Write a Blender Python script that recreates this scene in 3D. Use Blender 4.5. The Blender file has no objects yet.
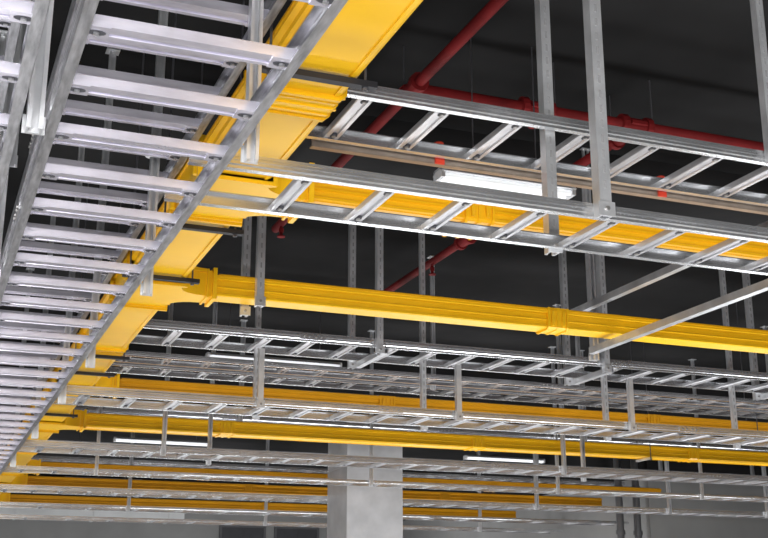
import bpy, math, random, bmesh
from mathutils import Vector
random.seed(4)
C=1.5            # eye height; heights below are relative to it
CEIL=2.9
S=bpy.context.scene
col=S.collection
try:
    S.view_settings.view_transform='Standard'
except Exception: pass

# ------------------------------------------------------------ materials
def mat(name,base,metal=0.0,rough=0.5,var=0.12,scale=6.0,bump=0.0,bscale=40,emit=None,es=0,stretch=None,spec=None):
    m=bpy.data.materials.new(name); m.use_nodes=True
    nt=m.node_tree; b=nt.nodes['Principled BSDF']
    b.inputs['Metallic'].default_value=metal
    b.inputs['Roughness'].default_value=rough
    if spec is not None: b.inputs['Specular IOR Level'].default_value=spec
    tc=nt.nodes.new('ShaderNodeTexCoord')
    mp=nt.nodes.new('ShaderNodeMapping')
    if stretch: mp.inputs['Scale'].default_value=stretch
    nt.links.new(tc.outputs['Object'],mp.inputs['Vector'])
    n=nt.nodes.new('ShaderNodeTexNoise'); n.inputs['Scale'].default_value=scale; n.inputs['Detail'].default_value=4
    nt.links.new(mp.outputs['Vector'],n.inputs['Vector'])
    r=nt.nodes.new('ShaderNodeValToRGB')
    r.color_ramp.elements[0].position=.3; r.color_ramp.elements[1].position=.7
    lo=[max(0,c*(1-var)) for c in base]; hi=[min(1,c*(1+var)) for c in base]
    r.color_ramp.elements[0].color=(*lo,1); r.color_ramp.elements[1].color=(*hi,1)
    nt.links.new(n.outputs['Fac'],r.inputs['Fac'])
    nt.links.new(r.outputs['Color'],b.inputs['Base Color'])
    if bump>0:
        n2=nt.nodes.new('ShaderNodeTexNoise'); n2.inputs['Scale'].default_value=bscale
        nt.links.new(tc.outputs['Object'],n2.inputs['Vector'])
        bp=nt.nodes.new('ShaderNodeBump'); bp.inputs['Strength'].default_value=bump; bp.inputs['Distance'].default_value=.01
        nt.links.new(n2.outputs['Fac'],bp.inputs['Height']); nt.links.new(bp.outputs['Normal'],b.inputs['Normal'])
    if emit:
        b.inputs['Emission Color'].default_value=(*emit,1); b.inputs['Emission Strength'].default_value=es
    return m
M_RAIL=mat('galvanised_rail',(.76,.77,.79),.85,.25,.16,8,stretch=(.6,6,6))
M_RAILW=mat('worn_galvanised_rail',(.46,.46,.48),.8,.30,.35,14,stretch=(.8,5,5))
M_RUNG=mat('galvanised_rung',(.78,.76,.87),.70,.25,.18,7,stretch=(4,1,4))
M_RUNGX=mat('grey_galvanised_rung',(.54,.54,.56),.65,.32,.16,7,stretch=(4,1,4))
M_SLOT=mat('dark_slot',(.05,.05,.06),.3,.6)
M_SLOTG=mat('grey_slot',(.34,.34,.35),.3,.6)
M_BOLT=mat('bolt_zinc',(.35,.34,.33),.7,.4)
M_STRUT=mat('galvanised_strut',(.68,.69,.71),.6,.30,.15,9)
M_ROD=mat('dull_threaded_steel',(.11,.11,.12),.5,.5)
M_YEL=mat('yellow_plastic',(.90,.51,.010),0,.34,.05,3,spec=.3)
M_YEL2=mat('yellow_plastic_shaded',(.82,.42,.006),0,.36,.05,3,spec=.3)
M_YELSH=mat('yellow_plastic_deep_shade',(.58,.27,.008),0,.4,.08,3,spec=.2)  # same yellow plastic, with the shade on rear ducts put into its colour
M_BLK=mat('black_bracket',(.025,.025,.03),.3,.5)
M_RED=mat('red_pipe_paint',(.155,.010,.011),0,.65,.3,5,spec=.15)
M_REDB=mat('red_insulator',(.70,.05,.02),0,.45)
M_COP=mat('bronze_bar',(.33,.27,.22),.6,.4,.18,9)
M_CEIL=mat('dark_ceiling',(.0165,.0163,.0165),0,.95,.5,.6,.3,6,spec=.08)
M_BEAM=mat('dark_beam',(.021,.0205,.021),0,.95,.2,2,spec=.08)
M_WALL=mat('plaster_wall',(.26,.26,.255),0,.8,.10,1.5,.1,30)
M_COL=mat('column_paint',(.50,.50,.51),.2,.42,.11,5,.08,25)
M_WHT=mat('white_housing',(.70,.71,.73),0,.4,.03)
M_TUBE=mat('fluorescent_tube',(.9,.9,.9),0,.4,.0,emit=(.93,.97,1.0),es=.6)
M_FLOOR=mat('floor_vinyl',(.6,.6,.6),0,.4,.05,2)
M_DARK=mat('dark_grille',(.05,.05,.055),.2,.6)
M_AIR=mat('galvanised_sheet',(.62,.63,.63),.4,.45,.08,2)
M_RISER=mat('riser_paint',(.10,.10,.105),.2,.5)

# ------------------------------------------------------------ mesh helper
class MB:
    def __init__(s): s.v=[];s.f=[];s.m=[]
    def prism(s,poly,axis,a,b,mi=0):
        n=len(poly);o=len(s.v)
        for t in (a,b):
            for p,q in poly:
                s.v.append({'X':(t,p,q),'Y':(p,t,q),'Z':(p,q,t)}[axis])
        s.f.append([o+i for i in range(n)][::-1]); s.m.append(mi)
        s.f.append([o+n+i for i in range(n)]); s.m.append(mi)
        for i in range(n):
            j=(i+1)%n
            s.f.append([o+i,o+j,o+n+j,o+n+i]); s.m.append(mi)
    def box(s,x0,x1,y0,y1,z0,z1,mi=0):
        s.prism([(x0,y0),(x1,y0),(x1,y1),(x0,y1)],'Z',z0,z1,mi)
    def cyl(s,axis,c,r,a,b,n=12,mi=0):
        s.prism([(c[0]+r*math.cos(2*math.pi*i/n),c[1]+r*math.sin(2*math.pi*i/n)) for i in range(n)],axis,a,b,mi)
    def mesh(s,name,mats,smooth=False):
        me=bpy.data.meshes.new(name); me.from_pydata(s.v,[],s.f)
        for m in mats: me.materials.append(m)
        for i,p in enumerate(me.polygons): p.material_index=s.m[i]
        bm=bmesh.new(); bm.from_mesh(me); bmesh.ops.recalc_face_normals(bm,faces=bm.faces[:]); bm.to_mesh(me); bm.free()
        me.update(); return me
def obj(name,data,loc=(0,0,0),parent=None,rz=0,label=None,cat=None,group=None,kind=None):
    o=bpy.data.objects.new(name,data); o.location=loc; o.rotation_euler=(0,0,rz)
    if parent: o.parent=parent
    col.objects.link(o)
    if label: o['label']=label
    if cat: o['category']=cat
    if group: o['group']=group
    if kind: o['kind']=kind
    return o

# ------------------------------------------------------------ cable ladder
def rail_mesh(L,H,flip,Wd=.027,sp0=1.4,M=None):
    p=[(0,0),(Wd,0),(Wd,.004),(.005,.004),(.005,H-.004),(Wd,H-.004),(Wd,H),(0,H),(0,H*.80),(-.004,H*.72),(-.004,H*.56),(-.001,H*.52),(-.001,H*.48),(-.004,H*.44),(-.004,H*.28),(0,H*.20)]
    if flip: p=[(-a,b) for a,b in p]
    b=MB(); b.prism(p,'X',0,L)
    x=sp0
    sgn=-1 if not flip else 1
    while x<L-.2:
        y0,y1=sorted((sgn*.004,sgn*.009))
        b.box(x-.09,x+.09,y0,y1,H*.2,H*.8)
        for d in (-.06,-.025,.025,.06):
            y0b,y1b=sorted((sgn*.009,sgn*.014))
            b.cyl('Y',(x+d,H*.5),.006,y0b,y1b,6,1)
        x+=2.4
    return b.mesh('side_rail',[M or M_RAIL,M_BOLT])
rung_cache={}
def rung_mesh(W,w,h,big):
    k=(W,w,h,big)
    if k in rung_cache: return rung_cache[k]
    b=MB(); a=w/2
    if big:
        b.prism([(-a,0),(a*.10,0),(a*.14,.008),(a*.50,.008),(a*.54,0),(a,0),(a,h),(a*.86,h),(a*.86,.014),(-a*.86,.014),(-a*.86,h),(-a,h)],'Y',.006,W-.006)
        for y,s in ((.008,1),(W-.008,-1)):
            y0,y1=sorted((y,y+s*.062))
            b.box(-a*1.0,a*1.0,y0,y1,-.003,.003,0)
            n=14; cy=y+s*.034
            b.prism([((a*.42)*math.cos(2*math.pi*i/n),cy+.021*math.sin(2*math.pi*i/n)) for i in range(n)],'Z',-.0042,-.002,1)
            b.cyl('Z',(0,cy),.007,-.009,-.003,6,2)
    else:
        b.prism([(-a,.003),(-a*.9,0),(-a*.42,0),(-a*.34,.006),(a*.34,.006),(a*.42,0),(a*.9,0),(a,.003),(a,h),(a*.8,h),(a*.8,.010),(-a*.8,.010),(-a*.8,h),(-a,h)],'Y',.006,W-.006)
        for y in (.052,W-.052):
            n=10
            b.prism([((a*.5)*math.cos(2*math.pi*i/n),y+.020*math.sin(2*math.pi*i/n)) for i in range(n)],'Z',-.001,.0065,1)
            b.cyl('Z',(0,y),.008,-.006,.005,6,2)
    rung_cache[k]=b.mesh('rung',[M_RUNG if big else M_RUNGX,M_SLOT,M_RAILW if big else M_BOLT]); return rung_cache[k]
def ladder(loc,L,W,along,sp=.3,off=.1,H=.05,rw=.05,rh=.026,label='galvanised steel cable ladder',group='cable ladders',sp0=1.4):
    rz=math.pi/2 if along=='Y' else 0
    e=obj('cable_ladder',None,(loc[0],loc[1],loc[2]+C),None,rz,label,'cable ladder',group)
    e.empty_display_size=.1
    M=M_RAILW if along=='Y' else M_RAIL
    obj('side_rail',rail_mesh(L,H,False,sp0=sp0,M=M),(0,0,0),e)
    obj('side_rail',rail_mesh(L,H,True,sp0=sp0,M=M),(0,W,0),e)
    me=rung_mesh(W,rw,rh,along=='Y'); x=off
    while x<L-.03:
        obj('rung',me,(x,0,.0045),e); x+=sp
    return e
G1='ladders along the aisle'
ladder((.724,.55,1.2),20.5,.50,'Y',.312,.57,H=.055,rw=.056,rh=.026,label='lowest wide bright steel cable ladder running along the aisle',group=G1,sp0=3.2)
ladder((.850,.55,1.68),20.5,.56,'Y',.290,.21,H=.065,rw=.066,rh=.030,label='upper steel cable ladder with close rungs beside yellow duct',group=G1)
ladder((.156,.55,1.2),18,.50,'Y',.312,.25,H=.055,rw=.050,label='steel cable ladder beside a parallel cable ladder',group=G1)
ladder((.156,.55,1.70),18,.50,'Y',.312,.35,H=.055,rw=.050,label='upper steel cable ladder beside a parallel cable ladder',group=G1)
G='crosswise cable ladders'
ladder((.66,3.245,1.28),9,.375,'X',.2765,.375,H=.048,rw=.048,rh=.022,label='low crosswise steel cable ladder with narrow rungs joining aisle ladder',group=G,sp0=3.3)
ladder((1.20,3.59,1.75),9,.44,'X',.303,.16,H=.05,rw=.058,label='high crosswise steel cable ladder above yellow duct',group=G,sp0=4.4)
ladder((1.00,7.40,1.75),11,.50,'X',.303,.2,H=.06,rw=.065,label='high crosswise steel cable ladder with posts below',group=G)
ladder((.735,7.33,1.28),11,.42,'X',.29,.2,H=.055,rw=.055,label='low crosswise steel cable ladder hung under a higher one',group=G,sp0=2.2)
ladder((1.00,8.45,1.78),10.5,.26,'X',.303,.05,H=.038,rw=.05,label='narrow crosswise steel cable ladder beside a wider one',group=G)
ladder((1.00,8.84,1.78),10,.30,'X',.303,.12,H=.045,rw=.06,label='narrow crosswise steel cable ladder over shade-coloured yellow duct',group=G)
ladder((.735,9.85,1.28),11.5,.42,'X',.3,.2,H=.05,rw=.05,label='low crosswise steel cable ladder beyond shade-coloured yellow duct',group=G,sp0=1.9)
ladder((1.00,11.6,1.86),12,.40,'X',.3,.2,H=.05,rw=.05,label='high crosswise steel cable ladder above bright yellow duct',group=G,sp0=1.9)
ladder((.735,11.55,1.28),9.5,.30,'X',.3,.2,H=.035,rw=.04,label='thin low crosswise cable ladder in front of column',group=G)
ladder((1.00,13.85,1.83),13,.45,'X',.303,.2,rw=.05,label='high crosswise steel cable ladder behind the column',group=G)
ladder((.735,13.50,1.28),14,.42,'X',.3,.2,rw=.05,label='low crosswise steel cable ladder behind the column',group=G)
ladder((1.00,15.6,1.86),9.1,.45,'X',.3,.2,rw=.05,label='high crosswise steel cable ladder in the far aisle',group=G)
ladder((.735,15.6,1.28),9.4,.42,'X',.6,.2,H=.04,rw=.05,label='low crosswise steel cable ladder in the far aisle',group=G)
ladder((.735,17.6,1.28),9.4,.42,'X',.6,.2,H=.04,rw=.05,label='low crosswise steel cable ladder in the far aisle',group=G)
ladder((1.00,20.6,1.75),9.1,.45,'X',.6,.2,rw=.05,label='high crosswise steel cable ladder near far wall',group=G)

# ------------------------------------------------------------ yellow ducts
H=.11
def duct(loc,L,W,along,coup,label,group='yellow cable ducts',M1=None,M2=None):
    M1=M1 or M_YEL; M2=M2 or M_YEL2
    rz=math.pi/2 if along=='Y' else 0
    e=obj('cable_duct',None,(loc[0],loc[1],loc[2]+C),None,rz,label,'cable duct',group)
    e.empty_display_size=.1
    b=MB()
    right=[(W-.008,0),(W,.004),(W,H*.14),(W-.007,H*.17),(W-.007,H*.36),(W+.005,H*.40),(W+.005,H*.46),(W-.006,H*.50),(W-.006,H*.76),(W+.012,.82*H),(W+.012,H)]
    left=[(W-p,q) for p,q in right][::-1]
    b.prism(right+left,'X',0,L)
    if W>.2:
        for f in (.08,.92):
            b.box(0,L,W*f-.007,W*f+.007,-.005,.001)
    obj('duct_body',b.mesh('duct_body',[M1]),(0,0,0),e)
    b=MB(); b.prism([(-.016,H-.006),(-.016,H+.004),(.01,H+.014),(W-.01,H+.014),(W+.016,H+.004),(W+.016,H-.006),(W+.0125,H-.006),(W+.0125,H+.001),(-.0125,H+.001),(-.0125,H-.006)],'X',.02,L-.02)
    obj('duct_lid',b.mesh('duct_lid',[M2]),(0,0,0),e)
    k=1.0 if along=='X' else 1.35
    for x in coup:
        b=MB()
        def ring(x0,x1,t):
            t*=k
            b.prism([(.006,-t),(W-.006,-t),(W+t,.004),(W+t+.004,H*.8),(W+t+.006,H+.010),(-t-.006,H+.010),(-t-.004,H*.8),(-t,.004)],'X',x0*k,x1*k)
        ring(-.06,.06,.006); ring(-.068,-.056,.013); ring(.056,.068,.013); ring(-.008,.008,.011)
        if k>1: ring(-.040,-.030,.010); ring(.030,.040,.010)
        for s in (-1,1):
            yy=(-.02*k if s<0 else W+.02*k)
            for d in (-.035*k,.035*k):
                b.box(d-.010*k,d+.010*k,min(yy,yy-s*.012*k),max(yy,yy-s*.012*k),H*.30,H*.7)
                b.cyl('Z',(d,yy-s*.008),.009,H*.1,H*.9,8)
        obj('coupler',b.mesh('coupler',[M1]),(x,0,0),e)
    return e
XA0,XA1=.90,1.158
WA=XA1-XA0
dzA=1.60
tees=[(4.395,.235),(5.97,.135),(9.05,.10),(10.87,.21),(14.7,.17),(16.3,.15),(19.0,.15)]
TL=.27
def tee(yc,WB):
    b=MB(); a=WA/2+.010; w=WB/2+.010; L=TL
    f=min(.12,L-w-.06)
    def arc(sy):   # smooth flared corner from the run into the branch
        pts=[]
        for i in range(7):
            t=i/6*math.pi/2
            pts.append((a+.14*(1-math.cos(t)), sy*(w+f*(1-math.sin(t)))))
        return pts
    low=arc(-1); up=arc(1)[::-1]
    poly=[(-a,-L),(a,-L)]+low+[(a+.20,-w),(a+.20,w)]+up+[(a,L),(-a,L)]
    b.prism(poly,'Z',-.009,H+.02)
    low2=[(x+.012,y*1.0-.012) for x,y in low]; up2=[(x+.012,y+.012) for x,y in up]
    b.prism([(-a-.010,-w-f-.02),(a,-w-f-.02)]+low2+up2+[(a,w+f+.02),(-a-.010,w+f+.02)],'Z',H+.008,H+.026)
    def fr(y0,y1,t):
        b.prism([(-a-t,-.009-t),(a+t,-.009-t),(a+t*1.3,H*.5),(a+t,H+.018+t),(-a-t,H+.018+t),(-a-t*1.3,H*.5)],'Y',y0,y1)
    for s in (-1,1):
        for d,wd,t in ((0,.018,.016),(.035,.010,.009)):
            y=s*(L-d); fr(min(y-s*wd,y),max(y-s*wd,y),t)
        for q in (-1,1):
            b.cyl('Z',(q*(a+.012),s*(L-.055)),.013,.0,H*.9,10)
    def fx(x0,x1,t):
        b.prism([(-w-t,-.009-t),(w+t,-.009-t),(w+t*1.3,H*.5),(w+t,H+.018+t),(-w-t,H+.018+t),(-w-t*1.3,H*.5)],'X',x0,x1)
    fx(a+.185,a+.206,.016); fx(a+.155,a+.165,.009)
    obj('duct_tee',b.mesh('duct_tee',[M_YEL]),((XA0+XA1)/2,yc,dzA+C),label='yellow plastic flared tee fitting joining two ducts',cat='duct fitting',group='yellow duct tee fittings')
prev=.6
for yc,wb in tees+[(21.0,0)]:
    e_=yc-TL+.02 if wb else yc
    L=e_-prev
    cp=[L/2] if L>2.5 else []
    if prev<1: cp=[3.40-prev,1.9-prev]
    duct((XA1,prev,dzA),L,WA,'Y',cp,'wide yellow plastic cable duct running along the aisle')
    prev=yc+TL-.02
for yc,wb in tees: tee(yc,wb)
XB=XA1+.215
lab=['broad yellow cable duct lying above a steel cable ladder','bright yellow cable duct with ribbed side and coupler','slim yellow cable duct with shade in its colour','bright yellow cable duct above steel ladder','shade-coloured yellow cable duct passing behind the column','shade-coloured yellow cable duct in the far aisle','thin shade-coloured yellow cable duct near the far wall']
cps=[[.75,3.6,5.5],[2.05,4.4,6.6],[2.2,4.8,7.4],[1.3,3.9,6.5,9],[2,6],[3,6],[4]]
for i,((yc,wb),l,cp,LL) in enumerate(zip(tees,lab,cps,[8,9,11,12,8.7,8.7,8.6])):
    M1={0:M_YEL2,2:M_YELSH,4:M_YELSH,5:M_YELSH,6:M_YELSH}.get(i)
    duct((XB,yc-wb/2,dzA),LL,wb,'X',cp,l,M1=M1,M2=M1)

def support(x,y,W,along,z=dzA,top=CEIL,M=None):
    M=M or M_BLK
    rz=math.pi/2 if along=='Y' else 0
    e=obj('duct_support',None,(x,y,z+C),None,rz,('black' if M is M_BLK else 'galvanised')+' support bar with threaded rods under yellow duct','duct support','duct supports')
    e.empty_display_size=.05
    ex=.06 if M is M_BLK else .030
    b=MB(); b.prism([(-.015,-.030),(.015,-.030),(.015,-.010),(.010,-.010),(.010,-.025),(-.010,-.025),(-.010,-.010),(-.015,-.010)],'Y',-W/2-ex,W/2+ex)
    obj('support_bar',b.mesh('support_bar',[M]),(0,0,0),e)
    for s in (-1,1):
        b=MB(); b.cyl('Z',(0,0),.0045,-.040,top-z,8); b.cyl('Z',(0,0),.010,-.040,-.030,6)
        obj('threaded_rod',b.mesh('threaded_rod',[M_ROD]),(0,s*(W/2+.025),0),e)
ca=(XA0+XA1)/2
for y in (1.6,3.16,4.76,5.60,7.6,8.2,10.1,12.2,14.2): support(ca,y,WA,'Y')
support(4.85,4.395,.235,'X',M=M_STRUT)
for yc,wb in tees[2:4]:
    support(7.3,yc,wb,'X',M=M_STRUT)

# ------------------------------------------------------------ strut hangers
def strut_poly(w=.041):
    a=w/2;t=.006
    return [(-a,-a),(a,-a),(a,a),(a*.45,a),(a*.45,a-t),(a-t,a-t),(a-t,-a+t),(-a+t,-a+t),(-a+t,a-t),(-a*.45,a-t),(-a*.45,a),(-a,a)]
def hanger(x,y,z0,z1=CEIL,w=.041,rz=math.pi,label='galvanised strut hanger dropping from the ceiling'):
    b=MB(); b.prism(strut_poly(w),'Z',z0,z1)
    b.box(-w*.7,w*.7,-w*.62,-w*.5,z0,z0+.05)
    b.cyl('Y',(0,z0+.025),.008,-w*.8,-w*.62,6,1)
    if rz==0 and z1>=CEIL:
        z=z0+.10
        while z<z1-.1:
            b.box(-w*.10,w*.10,-w*.5-.001,-w*.5+.001,z,z+.028,2); z+=.055
    if z1>=CEIL: b.box(-.035,.035,-.035,.035,z1-.006,z1)
    obj('hanger_strut',b.mesh('hanger_strut',[M_STRUT,M_BOLT,M_SLOTG]),(x,y,C),rz=rz,label=label,cat='strut hanger',group='strut hangers')
def bar(x0,x1,y0,y1,z,label='galvanised strut crossbar beneath a cable ladder',name='support_strut'):
    b=MB()
    if abs(x1-x0)>abs(y1-y0): b.prism(strut_poly(),'X',0,x1-x0)
    else: b.prism(strut_poly(),'Y',0,y1-y0)
    obj(name,b.mesh(name,[M_STRUT]),(x0,y0,z+C),label=label,cat='support strut',group='support struts')
for y in (2.9,4.4,5.9,7.05,8.6,10.4,11.6):
    hanger(.19,y,1.17)
    if y<11: hanger(.757,y,1.17,w=.034)
    hanger(.225,y+.1,1.66,w=.03)
for x in (2.06,4.4,6.6):
    hanger(x,3.220,1.27,w=.045,rz=0); hanger(x+.045,3.646,1.27,w=.042,rz=0)
for x in (3.09,5.2):
    hanger(x,3.567,1.74,w=.036,rz=0)
for x in (2.87,4.67,6.47,8.3):
    hanger(x,7.372,1.70,w=.045,rz=0); hanger(x,7.93,1.70,w=.045,rz=0); bar(x+.05,x+.05,7.38,7.92,1.725)
short='short galvanised post joining upper and lower cable ladders'
for x in (2.02,3.43,4.82,6.25,7.65):
    hanger(x,7.304,1.26,1.65,w=.036,rz=0,label=short)
for x in (2.12,3.37,4.90,6.1):
    hanger(x,7.775,1.26,w=.036,rz=0)
hanger(1.60,5.86,1.55,rz=0); hanger(1.58,6.09,1.55,rz=0)
for x in (3.9,7.7): hanger(x,8.78,1.76,w=.03)
for x in (1.9,5.7,8.2):
    hanger(x,9.82,1.25,w=.034); hanger(x+.5,10.30,1.25,w=.034)
for x in (7.4,9.4,11.0):
    hanger(x,13.47,1.25); hanger(x+.5,14.34,1.80)
for x in (3.0,7.0): hanger(x,11.57,1.84)
for x in (1.6,4.4,6.6,8.5): hanger(x,11.52,1.25,w=.03)
hanger(5.0,17.57,1.25); hanger(8.6,17.57,1.25); hanger(5.6,15.57,1.25); hanger(2.6,15.57,1.25)
bar(3.78,3.78,3.4,6.4,1.822,'long galvanised strut rail crossing above yellow duct')
bar(3.80,3.80,3.9,6.15,1.545,'long galvanised strut rail crossing below yellow duct')
hanger(3.85,6.2,1.5)

# bronze bar with red insulators
e=obj('grounding_busbar',None,(1.3,4.06,1.735+C),label='dull bronze busbar with red insulators beside a ladder',cat='busbar'); e.empty_display_size=.05
b=MB(); b.prism([(0,0),(.03,0),(.03,.006),(.008,.006),(.008,.045),(.03,.045),(.03,.052),(0,.052)],'X',0,6)
obj('bar',b.mesh('bar',[M_COP]),(0,0,0),e)
for x in (.54,1.6,3.2,4.8):
    b=MB()
    b.cyl('Z',(0,0),.020,.052,.066,10); b.cyl('Z',(0,0),.014,.066,.080,10); b.cyl('Z',(0,0),.020,.080,.092,10)
    b.box(-.02,.02,-.010,-.0,.0,.05)
    obj('insulator',b.mesh('insulator',[M_REDB]),(x,0,0),e)

# ------------------------------------------------------------ red sprinkler pipes
def pipe(axis,p,L,r,joints,label,heads=()):
    e=obj('sprinkler_pipe',None,(p[0],p[1],p[2]+C),label=label,cat='pipe',group='red sprinkler pipes'); e.empty_display_size=.05
    b=MB(); b.cyl(axis,(0,0),r,0,L,20); me=b.mesh('pipe_body',[M_RED])
    for f in me.polygons: f.use_smooth=len(f.vertices)==4
    obj('pipe_body',me,(0,0,0),e)
    for j in joints:
        b=MB(); b.cyl(axis,(0,0),r*1.4,j-.09,j+.09,14); b.cyl(axis,(0,0),r*1.8,j-.095,j-.060,12); b.cyl(axis,(0,0),r*1.8,j+.060,j+.095,12)
        if axis=='X': b.box(j-.05,j+.05,-r*1.9,-r*1.2,-.010,.010); b.box(j-.05,j+.05,r*1.2,r*1.9,-.010,.010)
        me=b.mesh('pipe_coupling',[M_RED]); obj('pipe_coupling',me,(0,0,0),e)
        b=MB(); b.cyl('Z',(0,0),.004,r*1.0,CEIL-p[2],8)
        off=(j+.12,0,0) if axis=='X' else (0,j+.12,0)
        obj('hanger_rod',b.mesh('hanger_rod',[M_ROD]),off,e)
    for h in heads:
        b=MB(); b.cyl('Z',(0,0),.012,-.10,-r,10); b.cyl('Z',(0,0),.028,-.105,-.098,14); b.cyl('Z',(0,0),.018,-.07,-.045,8)
        obj('sprinkler_head',b.mesh('sprinkler_head',[M_RED]),(h,0,0) if axis=='X' else (0,h,0),e)
pipe('X',(2.23,5.15,2.6),9,.032,[.68,1.30,2.6,4.2,6],'dark red sprinkler pipe crossing under the ceiling',(.66,2.7))
pipe('Y',(2.19,1.5,2.6),6.15,.029,[3.65],'dark red sprinkler pipe along the ceiling',(6.0,))
pipe('Y',(3.55,5.19,2.6),3.8,.029,[.10,2.2],'dark red sprinkler branch pipe',(2.8,))

# ------------------------------------------------------------ lights
def fixture(x0,y,z=2.08,L=1.25):
    e=obj('fluorescent_light',None,(x0,y,z+C),label='white twin-tube fluorescent light hung on rods',cat='light fixture',group='fluorescent lights'); e.empty_display_size=.05
    b=MB(); b.prism([(-.06,.02),(-.035,.045),(.035,.045),(.06,.02),(.054,.018),(.03,.036),(-.03,.036),(-.054,.018)],'X',0,L)
    b.box(0,.02,-.05,.05,-.010,.040); b.box(L-.02,L,-.05,.05,-.010,.040)
    obj('housing',b.mesh('housing',[M_WHT]),(0,0,0),e)
    for s in (-1,1):
        b=MB(); b.cyl('X',(0,0),.013,.02,L-.02,12)
        obj('tube',b.mesh('tube',[M_TUBE]),(0,s*.028,.005),e)
    for x in (.2,L-.2):
        b=MB(); b.cyl('Z',(0,0),.004,.036,CEIL-z,6)
        obj('suspension_rod',b.mesh('suspension_rod',[M_ROD]),(x,0,0),e)
fixture(2.27,5.03,2.08,.76)
fixture(2.28,10.05,2.15)
for x in (2.28,7.15): fixture(x,15.05,2.07); fixture(x,20.0)
fixture(-2.6,5.05); fixture(-2.6,10.05)

b=MB(); b.cyl('Z',(0,0),.07,-.03,0,20); b.cyl('Z',(0,0),.045,-.06,-.03,20)
obj('smoke_detector',b.mesh('smoke_detector',[M_WHT]),(1.22,7.2,CEIL+C),label='round white smoke detector on dark ceiling',cat='smoke detector')

# ------------------------------------------------------------ room
def shell(name,x0,x1,y0,y1,z0,z1,m,label,cat=None):
    b=MB(); b.box(x0,x1,y0,y1,z0,z1); return obj(name,b.mesh(name,[m]),label=label,cat=cat or name.split('_')[0],kind='structure')
X0,X1,Y0,Y1=-7,24,-6,26
shell('floor',X0,X1,Y0,Y1,-.1,0,M_FLOOR,'light grey vinyl floor')
shell('ceiling',X0,X1,Y0,Y1,CEIL+C,CEIL+C+.2,M_CEIL,'dark painted concrete ceiling slab')
shell('wall_back',X0,X1,Y1,Y1+.2,0,CEIL+C,M_WALL,'grey plaster wall')
shell('wall_front',X0,X1,Y0-.2,Y0,0,CEIL+C,M_WALL,'grey plaster wall')
shell('wall_left',X0-.2,X0,Y0,Y1,0,CEIL+C,M_WALL,'grey plaster wall')
shell('wall_right',X1,X1+.2,Y0,Y1,0,CEIL+C,M_WALL,'grey plaster wall')
shell('wall_partition',10.25,X1,15.2,Y1,0,1.96+C,M_WALL,'grey plaster wall block projecting into the room','wall')
shell('trim_4',10.25,X1,15.2,Y1,1.96+C,CEIL+C,M_BEAM,'dark bulkhead above grey wall','ceiling beam')
CX,CY=4.90,13.05
b=MB(); b.box(-.34,.34,-.34,.34,0,1.58+C); b.box(-.334,.334,-.334,.334,1.58+C,1.60+C); b.box(-.34,.34,-.34,.34,1.60+C,2.1+C)
obj('column',b.mesh('column',[M_COL]),(CX,CY,0),label='square pale grey column with a thin joint line',cat='column',kind='structure')
shell('trim_1',X0,X1,CY-.25,CY+.25,2.1+C,CEIL+C,M_BEAM,'dark concrete ceiling beam resting on the column','ceiling beam')
shell('trim_2',X0,X1,6.2,6.5,2.78+C,CEIL+C,M_BEAM,'shallow dark concrete ceiling beam','ceiling beam')
shell('trim_3',X0,10.25,25.5,26,2.20+C,CEIL+C,M_BEAM,'dark bulkhead above far wall','ceiling beam')
e=obj('air_duct',None,(-3.0,24.3,1.78+C),label='long rectangular galvanised air duct near far wall',cat='air duct')
b=MB(); b.box(0,8.2,0,.5,0,.27); obj('duct_body',b.mesh('duct_body',[M_AIR]),(0,0,0),e)
for k in range(6):
    b=MB(); b.box(-.02,.02,-.03,.53,-.03,.30); obj('flange',b.mesh('flange',[M_AIR]),(.4+k*1.5,0,0),e)
for k in range(3):
    b=MB(); b.cyl('Z',(0,0),.01,.27,CEIL-1.78,8); obj('hanger_rod',b.mesh('hanger_rod',[M_ROD]),(1.0+k*3,.25,0),e)
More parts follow.
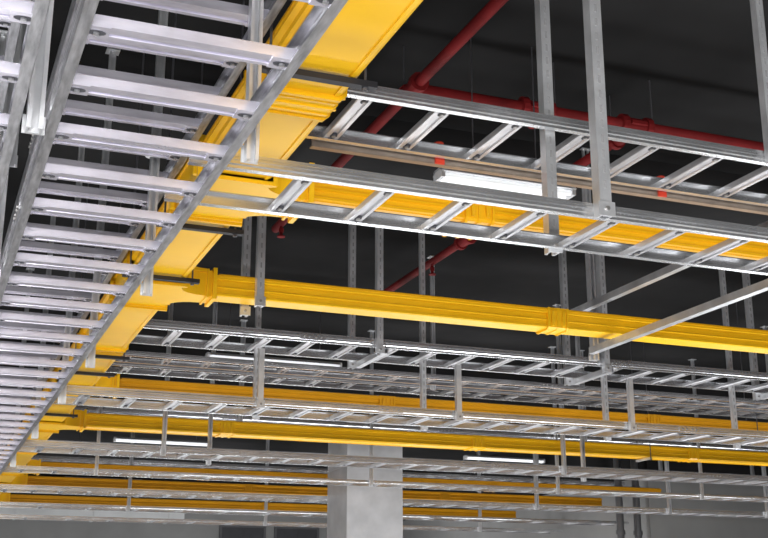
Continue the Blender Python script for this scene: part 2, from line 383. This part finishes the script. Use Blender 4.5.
for x in (6.35,7.6):
    e=obj('wall_panel',None,(x,25.99,.2),label='dark framed access panel on far wall',cat='wall panel',group='wall panels')
    b=MB(); w=1.05;h=3.15
    b.box(0,w,-.05,0,0,.05);b.box(0,w,-.05,0,h-.05,h);b.box(0,.05,-.05,0,.05,h-.05);b.box(w-.05,w,-.05,0,.05,h-.05)
    obj('frame',b.mesh('frame',[M_RISER]),(0,0,0),e)
    b=MB(); b.box(.05,w-.05,-.03,0,.05,h-.05); b.box(w/2-.01,w/2+.01,-.036,-.03,.05,h-.05)
    obj('panel',b.mesh('panel',[M_DARK]),(0,0,0),e)
for x in (9.78,10.08):
    b=MB(); b.cyl('Z',(0,0),.055,0,CEIL+C,16)
    for z in (1.2,2.6,3.25): b.cyl('Z',(0,0),.07,z,z+.06,16)
    obj('riser_pipe',b.mesh('riser_pipe',[M_RISER]),(x,15.28,0),label='dark grey vertical riser pipe beside grey wall',cat='pipe',group='riser pipes')

# ------------------------------------------------------------ added fill lights, unseen
def area(name,loc,rot,sx,sy,P,c=(1,1,1)):
    l=bpy.data.lights.new(name,'AREA'); l.shape='RECTANGLE'; l.size=sx; l.size_y=sy; l.energy=P; l.color=c
    o=bpy.data.objects.new(name,l); o.location=loc; o.rotation_euler=rot; col.objects.link(o); return o
for y in (1.0,6.0,11.0,16.0,21.5):
    for x in (-1.5,4.5,10.0 if y<15 else 8.0):
        area('floor_bounce_fill',(x,y,.25),(math.pi,0,0),3.2,1.0,115 if y<15 else (85 if y<20 else 130),(.97,.98,1))  # unseen area lights added near the floor, standing in for floor bounce
area('key_fill',(-.5,-2.2,1.9),(math.radians(98),0,math.radians(-15)),2.4,1.2,330,(1,.99,.97))  # unseen light added behind the camera to brighten near faces
w=bpy.data.worlds.new('world'); S.world=w; w.use_nodes=True
w.node_tree.nodes['Background'].inputs['Color'].default_value=(.5,.52,.55,1); w.node_tree.nodes['Background'].inputs['Strength'].default_value=.3

cam=bpy.data.cameras.new('camera'); cam.sensor_width=36; cam.lens=36*1179/768
co=bpy.data.objects.new('camera',cam); col.objects.link(co); co.location=(0,0,C)
d=Vector((.960*.3667,.960*.9303,.2794))
co.rotation_euler=d.to_track_quat('-Z','Y').to_euler()
S.camera=co
